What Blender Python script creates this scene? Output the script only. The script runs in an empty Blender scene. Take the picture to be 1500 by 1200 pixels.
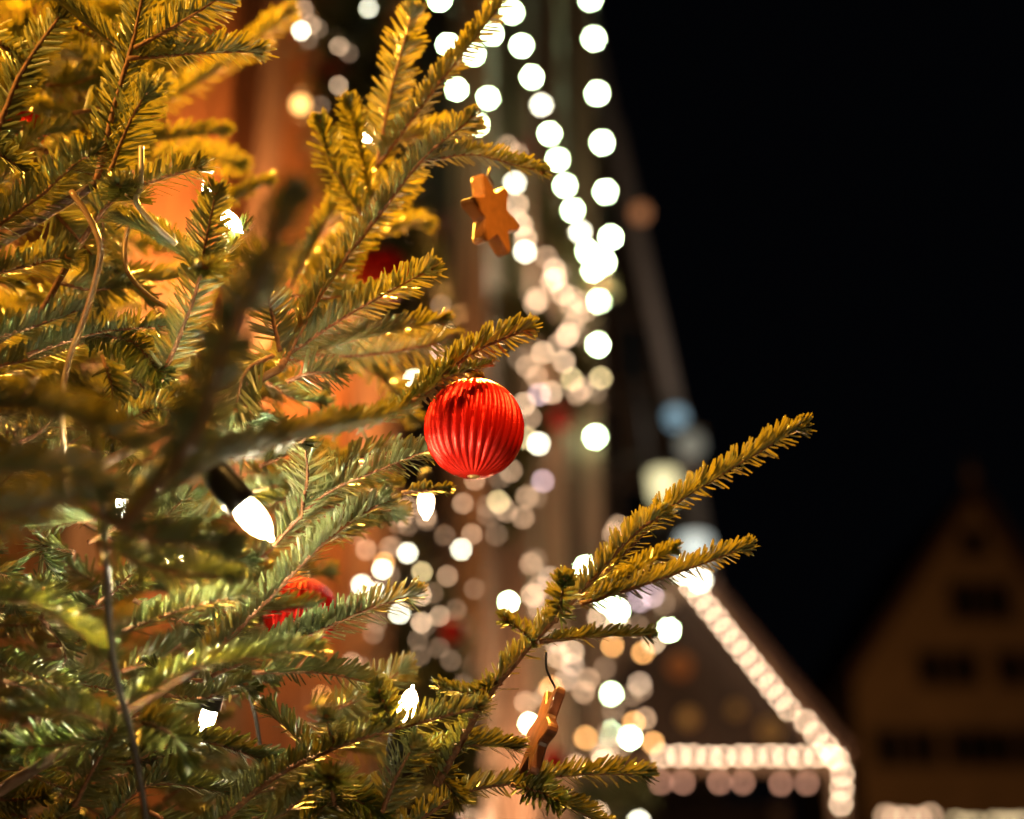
import bpy, math, random
import numpy as np
from mathutils import Vector, Matrix

random.seed(7)
RNG = np.random.default_rng(11)
C = bpy.context.scene.collection
S = bpy.context.scene

# ------------------------------------------------------------------ camera
PITCH = math.radians(20)
CAM = Vector((0, 0, 1.6))
F = 50 / 36 * 1500
D0 = 1.135
RIGHT = Vector((1, 0, 0))
FWD = Vector((0, math.cos(PITCH), math.sin(PITCH)))
UPC = Vector((0, -math.sin(PITCH), math.cos(PITCH)))
cd = bpy.data.cameras.new('camera')
cam = bpy.data.objects.new('camera', cd)
C.objects.link(cam)
cam.location = CAM
cam.rotation_euler = (math.pi / 2 + PITCH, 0, 0)
cd.lens = 50
cd.sensor_width = 36
cd.clip_start = 0.02
cd.clip_end = 500
cd.dof.use_dof = True
cd.dof.focus_distance = D0
cd.dof.aperture_fstop = 2.13
S.camera = cam


def P(px, py, k):
    """a place in the world seen at px,py at k times the bauble's distance"""
    d = k * D0
    return CAM + RIGHT * ((px - 750) / F * d) + UPC * ((600 - py) / F * d) + FWD * d


def onY(px, py, y):
    r = RIGHT * ((px - 750) / F) + UPC * ((600 - py) / F) + FWD
    return CAM + r * (y / r.y)


# ------------------------------------------------------------------ scene settings
S.view_settings.view_transform = 'Standard'
S.view_settings.look = 'None'
S.view_settings.gamma = 1
S.view_settings.exposure = 0.25
S.cycles.use_denoising = True
S.cycles.denoiser = 'OPENIMAGEDENOISE'
S.cycles.denoising_input_passes = 'RGB_ALBEDO_NORMAL'
S.cycles.denoising_prefilter = 'ACCURATE'
S.cycles.use_adaptive_sampling = False
S.cycles.sample_clamp_indirect = 2.0
S.cycles.max_bounces = 5
S.cycles.diffuse_bounces = 3
S.cycles.glossy_bounces = 3
S.cycles.caustics_reflective = False
S.cycles.caustics_refractive = False

w = bpy.data.worlds.new('World')
S.world = w
w.use_nodes = True
nt = w.node_tree
bg = nt.nodes['Background']
bg.inputs[0].default_value = (0.5, 0.55, 0.8, 1)
bg.inputs[1].default_value = 0.0012


# ------------------------------------------------------------------ materials
def srgb(r, g, b):
    f = lambda c: (c / 255 / 12.92) if c / 255 <= 0.04045 else ((c / 255 + 0.055) / 1.055) ** 2.4
    return (f(r), f(g), f(b), 1)


def mat(name, col, rough=0.6, metal=0.0, noise=0.0, scale=20.0, bump=0.0, stretch=(1, 1, 1), spec=0.5):
    m = bpy.data.materials.new(name)
    m.use_nodes = True
    t = m.node_tree
    b = t.nodes['Principled BSDF']
    b.inputs['Roughness'].default_value = rough
    b.inputs['Metallic'].default_value = metal
    b.inputs['Specular IOR Level'].default_value = spec
    b.inputs['Base Color'].default_value = (*col[:3], 1)
    if noise or bump:
        tc = t.nodes.new('ShaderNodeTexCoord')
        mp = t.nodes.new('ShaderNodeMapping')
        mp.inputs['Scale'].default_value = stretch
        n = t.nodes.new('ShaderNodeTexNoise')
        n.inputs['Scale'].default_value = scale
        n.inputs['Detail'].default_value = 4
        t.links.new(tc.outputs['Object'], mp.inputs['Vector'])
        t.links.new(mp.outputs['Vector'], n.inputs['Vector'])
        if noise:
            r = t.nodes.new('ShaderNodeValToRGB')
            r.color_ramp.elements[0].position = 0.3
            r.color_ramp.elements[1].position = 0.7
            r.color_ramp.elements[0].color = (*[c * (1 - noise) for c in col[:3]], 1)
            r.color_ramp.elements[1].color = (*[min(1, c * (1 + noise)) for c in col[:3]], 1)
            t.links.new(n.outputs['Fac'], r.inputs['Fac'])
            t.links.new(r.outputs['Color'], b.inputs['Base Color'])
        if bump:
            bp = t.nodes.new('ShaderNodeBump')
            bp.inputs['Strength'].default_value = bump
            bp.inputs['Distance'].default_value = 0.002
            t.links.new(n.outputs['Fac'], bp.inputs['Height'])
            t.links.new(bp.outputs['Normal'], b.inputs['Normal'])
    return m


def glow(name, col, strength):
    m = bpy.data.materials.new(name)
    m.use_nodes = True
    t = m.node_tree
    b = t.nodes['Principled BSDF']
    b.inputs['Base Color'].default_value = (0.8, 0.78, 0.7, 1)
    b.inputs['Roughness'].default_value = 0.3
    b.inputs['Emission Color'].default_value = (*col[:3], 1)
    b.inputs['Emission Strength'].default_value = strength
    return m


def needle_mat(name, top, top2, under, trans=0.28):
    m = bpy.data.materials.new(name)
    m.use_nodes = True
    t = m.node_tree
    b = t.nodes['Principled BSDF']
    out = t.nodes['Material Output']
    geo = t.nodes.new('ShaderNodeNewGeometry')
    rmp = t.nodes.new('ShaderNodeMix')
    rmp.data_type = 'RGBA'
    rmp.inputs[6].default_value = (*top, 1)
    rmp.inputs[7].default_value = (*top2, 1)
    t.links.new(geo.outputs['Random Per Island'], rmp.inputs[0])
    mx = t.nodes.new('ShaderNodeMix')
    mx.data_type = 'RGBA'
    t.links.new(geo.outputs['Backfacing'], mx.inputs[0])
    t.links.new(rmp.outputs[2], mx.inputs[6])
    # two pale lines along the underside of each needle
    at = t.nodes.new('ShaderNodeAttribute'); at.attribute_name = 'across'
    ab = t.nodes.new('ShaderNodeMath'); ab.operation = 'ABSOLUTE'
    t.links.new(at.outputs['Fac'], ab.inputs[0])
    rs = t.nodes.new('ShaderNodeValToRGB')
    e = rs.color_ramp.elements
    e[0].position = .08; e[0].color = (*under, 1)
    e[1].position = .34; e[1].color = (.135, .155, .07, 1)
    q = e.new(.66); q.color = (.135, .155, .07, 1)
    q = e.new(.90); q.color = (*under, 1)
    t.links.new(ab.outputs[0], rs.inputs[0])
    t.links.new(rs.outputs[0], mx.inputs[7])
    t.links.new(mx.outputs[2], b.inputs['Base Color'])
    b.inputs['Roughness'].default_value = 0.33
    b.inputs['Specular IOR Level'].default_value = 0.6
    tr = t.nodes.new('ShaderNodeBsdfTranslucent')
    tr.inputs['Color'].default_value = (0.45, 0.36, 0.03, 1)
    ms = t.nodes.new('ShaderNodeMixShader')
    ms.inputs[0].default_value = trans
    t.links.new(b.outputs[0], ms.inputs[1])
    t.links.new(tr.outputs[0], ms.inputs[2])
    t.links.new(ms.outputs[0], out.inputs['Surface'])
    return m


M_NEEDLE = needle_mat('fir_needle', (0.024, 0.055, 0.012), (0.085, 0.118, 0.020), (0.075, 0.100, 0.038), .10)
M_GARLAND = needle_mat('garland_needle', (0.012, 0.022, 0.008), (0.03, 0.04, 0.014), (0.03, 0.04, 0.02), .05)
M_TWIG = mat('twig_bark', (0.20, 0.085, 0.035), 0.75, noise=0.5, scale=300, bump=0.5)
M_BARK = mat('trunk_bark', (0.13, 0.075, 0.045), 0.85, noise=0.5, scale=60, bump=0.8)
M_BUD = mat('bud', (0.34, 0.13, 0.03), 0.5, noise=0.3, scale=400)
M_RED = mat('red_satin', (0.80, 0.012, 0.004), 0.27, 0.55, bump=0.25, scale=900)
M_CAP = mat('gilt_cap', (0.75, 0.5, 0.2), 0.35, 0.9, noise=0.2, scale=80)
M_WIRE = mat('dark_wire', (0.02, 0.018, 0.015), 0.5, 0.4, noise=0.3, scale=200)
M_CABLE = mat('cable_plastic', (0.30, 0.18, 0.09), 0.25, noise=0.2, scale=90)
M_SOCKET = mat('socket_plastic', (0.010, 0.008, 0.008), 0.35, noise=0.2, scale=90)
M_STAR = mat('gingerbread', (0.30, 0.105, 0.018), 0.5, noise=0.12, scale=160, bump=0.25)
M_STAR2 = mat('dark_gingerbread', (0.15, 0.048, 0.02), 0.45, noise=0.35, scale=90, bump=0.4)
M_WOOD_O = mat('oiled_boards', (0.27, 0.115, 0.042), 0.6, noise=0.7, scale=6, stretch=(9, 9, 0.6), bump=0.3)
M_WOOD_B = mat('weathered_boards', (0.17, 0.115, 0.075), 0.7, noise=0.5, scale=3, stretch=(6, 6, 0.5), bump=0.3)
M_POST = mat('post_timber', (0.20, 0.125, 0.08), 0.6, noise=0.35, scale=5, stretch=(5, 5, 0.5))
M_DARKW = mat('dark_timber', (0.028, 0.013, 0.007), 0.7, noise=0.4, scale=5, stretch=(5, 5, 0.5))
M_ROOF = mat('roof_tile', (0.10, 0.05, 0.035), 0.8, noise=0.4, scale=8)
M_PLASTER = mat('ochre_plaster', (0.40, 0.25, 0.13), 0.85, noise=0.15, scale=1.5)
M_PLASTER_D = mat('brown_plaster', (0.10, 0.065, 0.045), 0.85, noise=0.2, scale=1.5)
M_GLASS = mat('dark_glass', (0.01, 0.012, 0.016), 0.15, noise=0.1)
M_FRAME = mat('window_frame', (0.16, 0.09, 0.05), 0.6, noise=0.2)
M_COB = mat('cobbles', (0.12, 0.11, 0.10), 0.8, noise=0.4, scale=5, bump=0.8)
M_RED2 = mat('dark_red_satin', (0.50, 0.006, 0.004), 0.5, 0.1, noise=.2)
M_RIBBON = mat('red_ribbon', (0.16, 0.004, 0.004), 0.5, noise=0.2, scale=30)
M_LAMPM = mat('lamp_metal', (0.18, 0.19, 0.19), 0.4, 0.7, noise=0.2, scale=20)

KD = 1 / 0.04      # a bulb spread over its blur disc
GL = {
    'H': glow('bulb_bright', (0.70, 1.0, 0.55), 4.6 * KD),
    'W': glow('bulb_white', (1.0, 0.96, 0.72), 1.3 * KD),
    'C': glow('bulb_cream', (1.0, 0.66, 0.40), 0.56 * KD),
    'D': glow('bulb_dim', (1.0, 0.62, 0.37), 0.29 * KD),
    'F': glow('bulb_faint', (1.0, 0.66, 0.42), 0.09 * KD),
    'V': glow('bulb_violet', (1.0, 0.70, 0.76), 0.38 * KD),
    'Y': glow('bulb_yellow', (1.0, 0.76, 0.36), 0.55 * KD),
    'O': glow('bulb_orange', (1.0, 0.45, 0.13), 0.75 * KD),
    'B': glow('bulb_bead', (1.0, 0.68, 0.43), 0.56 * KD / .52),
    'E': glow('bulb_straw', (1.0, 0.74, 0.40), 0.17 * KD),
    'S': glow('bulb_salmon', (1.0, 0.47, 0.30), 0.22 * KD),
    'G': glow('bulb_warm', (1.0, 0.68, 0.46), 0.34 * KD),
}


def bulb_glow(name, core, edge, st, se):
    m = glow(name, core, st)
    t = m.node_tree
    b = t.nodes['Principled BSDF']
    lw = t.nodes.new('ShaderNodeLayerWeight'); lw.inputs[0].default_value = .35
    rp = t.nodes.new('ShaderNodeValToRGB')
    rp.color_ramp.elements[0].position = .25; rp.color_ramp.elements[0].color = (*core, 1)
    rp.color_ramp.elements[1].position = .95; rp.color_ramp.elements[1].color = (*edge, 1)
    mr = t.nodes.new('ShaderNodeMapRange')
    mr.inputs['From Min'].default_value = .2; mr.inputs['From Max'].default_value = .98
    mr.inputs['To Min'].default_value = st; mr.inputs['To Max'].default_value = se
    t.links.new(lw.outputs['Facing'], rp.inputs[0]); t.links.new(lw.outputs['Facing'], mr.inputs['Value'])
    t.links.new(rp.outputs[0], b.inputs['Emission Color']); t.links.new(mr.outputs[0], b.inputs['Emission Strength'])
    return m


M_TREEBULB = bulb_glow('tree_bulb', (1.0, 0.88, 0.60), (1.0, .5, .14), 70, 2)
M_BULB_HID = bulb_glow('tree_bulb_fill', (1.0, 0.90, 0.60), (1.0, .6, .2), 1500, 30)  # for the hidden bulb added to light the lower-left sprays
M_TREEBULB2 = bulb_glow('tree_bulb_small', (1.0, 0.88, 0.62), (1.0, .5, .14), 120, 2)


# ------------------------------------------------------------------ object helpers
def mesh_obj(name, verts, faces, m, parent=None, smooth=True, mats=None, fmat=None):
    me = bpy.data.meshes.new(name)
    me.from_pydata([tuple(v) for v in verts], [], faces)
    for mm in (mats or [m]):
        me.materials.append(mm)
    if smooth:
        me.polygons.foreach_set('use_smooth', [True] * len(me.polygons))
    if fmat is not None:
        me.polygons.foreach_set('material_index', fmat)
    me.update()
    o = bpy.data.objects.new(name, me)
    C.objects.link(o)
    if parent:
        o.parent = parent
        o.matrix_parent_inverse = parent_inv(parent)
    return o


def parent_inv(p):
    m = Matrix.Translation(p.location) @ p.rotation_euler.to_matrix().to_4x4()
    q = p
    m = p_world(p)
    return m.inverted()


def p_world(p):
    m = Matrix.LocRotScale(p.location, p.rotation_euler, p.scale)
    if p.parent:
        m = p_world(p.parent) @ p.matrix_parent_inverse @ m
    return m


def tag(o, label=None, cat=None, group=None, kind=None):
    if label: o['label'] = label
    if cat: o['category'] = cat
    if group: o['group'] = group
    if kind: o['kind'] = kind
    return o


def thing(name, loc, label, cat, group=None):
    o = bpy.data.objects.new(name, None)
    o.empty_display_size = 0.05
    C.objects.link(o)
    o.location = loc
    return tag(o, label, cat, group)


class MB:
    def __init__(s):
        s.v = []; s.f = []

    def add(s, v, f):
        n = len(s.v)
        s.v += [tuple(x) for x in v]
        s.f += [tuple(i + n for i in q) for q in f]
        return s

    def box(s, c, size, rot=None):
        c = Vector(c)
        pts = [Vector((x * size[0] / 2, y * size[1] / 2, z * size[2] / 2)) for x in (-1, 1) for y in (-1, 1) for z in (-1, 1)]
        if rot is not None:
            pts = [rot @ p for p in pts]
        return s.add([p + c for p in pts], [(0, 1, 3, 2), (4, 6, 7, 5), (0, 4, 5, 1), (2, 3, 7, 6), (0, 2, 6, 4), (1, 5, 7, 3)])

    def beam(s, a, b, wd, th, side=None):
        a, b = Vector(a), Vector(b)
        t = (b - a).normalized()
        sd = side if side is not None else Vector((0, 1, 0)).cross(t)
        sd = Vector(sd)
        if sd.length < 1e-4: sd = Vector((1, 0, 0))
        sd = (sd - t * sd.dot(t)).normalized()
        n = t.cross(sd)
        v = []
        for p in (a, b):
            for i, j in ((-1, -1), (1, -1), (1, 1), (-1, 1)):
                v.append(p + sd * wd / 2 * i + n * th / 2 * j)
        return s.add(v, [(3, 2, 1, 0), (4, 5, 6, 7), (0, 1, 5, 4), (1, 2, 6, 5), (2, 3, 7, 6), (3, 0, 4, 7)])

    def tube(s, pts, r, n=8):
        pts = [Vector(p) for p in pts]
        rs = r if hasattr(r, '__len__') else [r] * len(pts)
        v = []; f = []
        u = None
        for i, p in enumerate(pts):
            t = (pts[min(i + 1, len(pts) - 1)] - pts[max(i - 1, 0)]).normalized()
            if u is None:
                u = t.orthogonal().normalized()
            u = (u - t * u.dot(t)).normalized()
            b = t.cross(u)
            for j in range(n):
                a = 2 * math.pi * j / n
                v.append(p + (u * math.cos(a) + b * math.sin(a)) * rs[i])
        for i in range(len(pts) - 1):
            for j in range(n):
                f.append((i * n + j, i * n + (j + 1) % n, (i + 1) * n + (j + 1) % n, (i + 1) * n + j))
        f.append(tuple(range(n))[::-1]); f.append(tuple((len(pts) - 1) * n + j for j in range(n)))
        return s.add(v, f)

    def lathe(s, origin, axis, prof, n=20):
        """prof: (distance along axis, radius)"""
        axis = Vector(axis).normalized()
        u = axis.orthogonal().normalized(); b = axis.cross(u)
        v = []; f = []
        for h, r in prof:
            for j in range(n):
                a = 2 * math.pi * j / n
                v.append(Vector(origin) + axis * h + (u * math.cos(a) + b * math.sin(a)) * r)
        for i in range(len(prof) - 1):
            for j in range(n):
                f.append((i * n + j, i * n + (j + 1) % n, (i + 1) * n + (j + 1) % n, (i + 1) * n + j))
        f.append(tuple(range(n))[::-1]); f.append(tuple((len(prof) - 1) * n + j for j in range(n)))
        return s.add(v, f)

    def prism(s, poly, ext):
        poly = [Vector(p) for p in poly]; n = len(poly); ext = Vector(ext)
        v = poly + [p + ext for p in poly]
        f = [tuple(range(n)), tuple(range(2 * n - 1, n - 1, -1))]
        for i in range(n):
            j = (i + 1) % n
            f.append((i, i + n, j + n, j))
        return s.add(v, f)

    def build(s, name, m, parent=None, smooth=False):
        return mesh_obj(name, s.v, s.f, m, parent, smooth)


def smooth_path(pts, n):
    """Catmull-Rom through pts, n samples"""
    p = np.array([list(q) for q in pts], float)
    if len(p) == 2:
        t = np.linspace(0, 1, n)[:, None]
        return p[0] * (1 - t) + p[1] * t
    e = np.vstack([2 * p[0] - p[1], p, 2 * p[-1] - p[-2]])
    seg = np.linalg.norm(np.diff(p, axis=0), axis=1)
    cum = np.concatenate([[0], np.cumsum(seg)])
    out = []
    for d in np.linspace(0, cum[-1], n):
        i = min(np.searchsorted(cum, d, 'right') - 1, len(p) - 2)
        t = (d - cum[i]) / max(seg[i], 1e-9)
        a, b, c, q = e[i], e[i + 1], e[i + 2], e[i + 3]
        out.append(0.5 * (2 * b + (c - a) * t + (2 * a - 5 * b + 4 * c - q) * t * t + (3 * b - 3 * c + q - a) * t ** 3))
    return np.array(out)


# ------------------------------------------------------------------ fir sprays
ROW_S = np.array([0, .10, .5, .86, 1.0])
ROW_W = np.array([.55, .92, 1.0, .95, .52])
COLS = np.array([-1., 0., 1.])


def norm(a):
    return a / np.maximum(np.linalg.norm(a, axis=-1, keepdims=True), 1e-9)


def needle_arrays(path, up, length, dens, spread=1.0, start=0.0, width=0.00112, tipn=26, allround=0.0):
    """vertices of all needles on one twig; path is a dense polyline"""
    seg = np.linalg.norm(np.diff(path, axis=0), axis=1)
    cum = np.concatenate([[0], np.cumsum(seg)])
    L = cum[-1]
    ROWS = np.array([-100., -72., -44., -14., 14., 44., 72., 100.])
    per = max(4, int(L * (1 - start) * dens / len(ROWS)))
    n = per * len(ROWS)
    rid = np.repeat(np.arange(len(ROWS)), per)
    d = (start + (1 - start) * (np.tile(np.arange(per), len(ROWS)) + .37 * rid + RNG.normal(0, .22, n)) / per) * L
    d = np.clip(d, start * L, L)
    pos = np.stack([np.interp(d, cum, path[:, i]) for i in range(3)], 1)
    g = norm(np.gradient(path, axis=0))
    T = norm(np.stack([np.interp(d, cum, g[:, i]) for i in range(3)], 1))
    U = np.array(up, float)[None, :] + RNG.normal(0, .06, (n, 3))
    U = norm(U - T * (U * T).sum(1, keepdims=True))
    R = np.cross(T, U)
    # angle round the twig from the upper side: most needles to the sides, few below
    phi = ROWS[rid] + RNG.normal(0, 8, n)
    if allround:
        k = RNG.uniform(0, 1, n) < allround
        phi = np.where(k, RNG.uniform(-180, 180, n), phi)
    phr = np.radians(phi)
    side = np.abs(np.sin(phr))
    tt = d / L
    near = np.clip((d - (L - 0.022)) / 0.022, 0, 1)
    a = np.radians(RNG.normal(46, 4, n) + 14 * side - 24 * near)
    rad = U * np.cos(phr)[:, None] + R * np.sin(phr)[:, None]
    Dv = norm(T * np.cos(a)[:, None] + rad * np.sin(a)[:, None] * spread + RNG.normal(0, .045, (n, 3)))
    ln = length * (0.60 + 0.40 * side) * RNG.uniform(.84, 1.08, n) * (1 - 0.35 * near) * np.clip(0.75 + tt * 3, 0, 1)
    # tip tuft
    tp = path[-1]
    Tt = g[-1]
    m = tipn
    ph2 = RNG.uniform(0, 2 * np.pi, m)
    Ut = np.array(up, float); Ut = norm(Ut - Tt * Ut.dot(Tt)); Rt = np.cross(Tt, Ut)
    a2 = np.radians(RNG.uniform(12, 62, m))
    D2 = norm(Tt[None] * np.cos(a2)[:, None] + (Ut[None] * np.cos(ph2)[:, None] + Rt[None] * np.sin(ph2)[:, None]) * np.sin(a2)[:, None])
    l2 = length * RNG.uniform(.45, .75, m)
    p2 = tp[None] - Tt[None] * RNG.uniform(0, .006, m)[:, None]
    pos = np.vstack([pos, p2]); Dv = np.vstack([Dv, D2]); ln = np.concatenate([ln, l2])
    T = np.vstack([T, np.repeat(Tt[None], m, 0)]); U = np.vstack([U, np.repeat(Ut[None], m, 0)])
    n = n + m
    odd = RNG.uniform(0, 1, n) < .06
    Dv = np.where(odd[:, None], norm(Dv + RNG.normal(0, .35, (n, 3))), Dv)
    keep = RNG.uniform(0, 1, n) > .07
    N = U * 0.75 + T * 0.5 + RNG.normal(0, .14, (n, 3))
    N = norm(N - Dv * (N * Dv).sum(1, keepdims=True))
    Sd = np.cross(Dv, N)
    bend = (T * 0.55 + U * 0.45) * RNG.uniform(.02, .16, n)[:, None] + RNG.normal(0, .018, (n, 3))
    wd = width * RNG.uniform(.85, 1.15, n)
    s = ROW_S
    v = (pos[:, None, None, :] + (Dv * ln[:, None])[:, None, None, :] * s[None, :, None, None]
         + (bend * ln[:, None])[:, None, None, :] * (s ** 2)[None, :, None, None]
         + (Sd * wd[:, None])[:, None, None, :] * (ROW_W[:, None] * COLS[None, :])[None, :, :, None]
         - (N * wd[:, None])[:, None, None, :] * (0.30 * (COLS == 0))[None, None, :, None])
    return v.reshape(n, 15, 3)[keep]


_q = []
for _r in range(4):
    for _c in range(2):
        _i = _r * 3 + _c
        _q.append((_i, _i + 1, _i + 4, _i + 3))
NQ = np.array(_q)


def needle_mesh(name, v, parent=None, m=None):
    n = len(v)
    f = (NQ[None] + (np.arange(n) * 15)[:, None, None]).reshape(-1, 4)
    me = bpy.data.meshes.new(name)
    vv = v.reshape(-1, 3)
    me.vertices.add(len(vv)); me.vertices.foreach_set('co', vv.ravel())
    me.loops.add(f.size); me.loops.foreach_set('vertex_index', f.ravel().astype(np.int32))
    me.polygons.add(len(f))
    me.polygons.foreach_set('loop_start', np.arange(0, f.size, 4, dtype=np.int32))
    me.polygons.foreach_set('use_smooth', np.ones(len(f), bool))
    me.materials.append(m or M_NEEDLE)
    at = me.attributes.new('across', 'FLOAT', 'POINT')
    at.data.foreach_set('value', np.tile(np.tile(COLS, 5), n).astype(np.float32))
    me.update(calc_edges=True)
    o = bpy.data.objects.new(name, me)
    C.objects.link(o)
    if parent:
        o.parent = parent
    return o


# up choices: u upward, b pale underside towards the camera, f upper side towards the camera, mixes
UPS = {
    'u': (0.02, -0.06, 1), 'ub': (0.05, 0.75, 0.8), 'uf': (0, -0.8, 0.75),
    'b': (0.05, 1, 0.12), 'f': (0, -1, 0.35), 'l': (-0.75, -0.25, 0.6), 'lb': (-0.6, 0.7, 0.4), 'lf': (-.5, -.8, .3),
    'r': (0.7, -0.2, 0.6), 'uu': (0.02, 0.35, 1),
}

tree = thing('fir_tree', P(-330, 600, 1.02) * 1.0, 'green fir tree hung with a red bauble, star biscuits and glowing lamps', 'tree')
tree.location.z = 0


def branch(pts, up='u', length=0.0185, dens=1150, r0=0.0021, start=0.0, tipn=26, allround=0.0, spread=1.0):
    wp = [P(*p) for p in pts]
    path = smooth_path(wp, 26)
    n = len(path)
    mb = MB()
    jit = RNG.normal(0, .00018, (n, 3))
    rr = [r0 * (1 - 0.62 * i / (n - 1)) * (1 + RNG.uniform(-.12, .12)) for i in range(n)]
    mb.tube([Vector(q) for q in path + jit], rr, 8)
    o = mb.build('branch', M_TWIG, tree, True)
    # end buds
    t = Vector(path[-1] - path[-3]).normalized()
    bd = MB()
    for k in range(3):
        off = t.orthogonal().normalized()
        off.rotate(Matrix.Rotation(k * 2.1, 3, t))
        ax = (t + off * (0.9 if k else 0.1)).normalized()
        bd.lathe(Vector(path[-1]) - ax * .001, ax, [(0, .0008), (.0015, .0017), (.003, .0019), (.0048, .0011), (.0058, .0002)], 8)
    b = bd.build('bud', M_BUD, None, True)
    b.parent = o; b.matrix_parent_inverse = parent_inv(o)
    u = UPS[up] if isinstance(up, str) else up
    v = needle_arrays(path, u, length * LEN, dens * DEN, spread, start, tipn=int(tipn * 1.5), allround=allround)
    nd = needle_mesh('needles', v)
    nd.parent = o; nd.matrix_parent_inverse = parent_inv(o)
    return o


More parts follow.
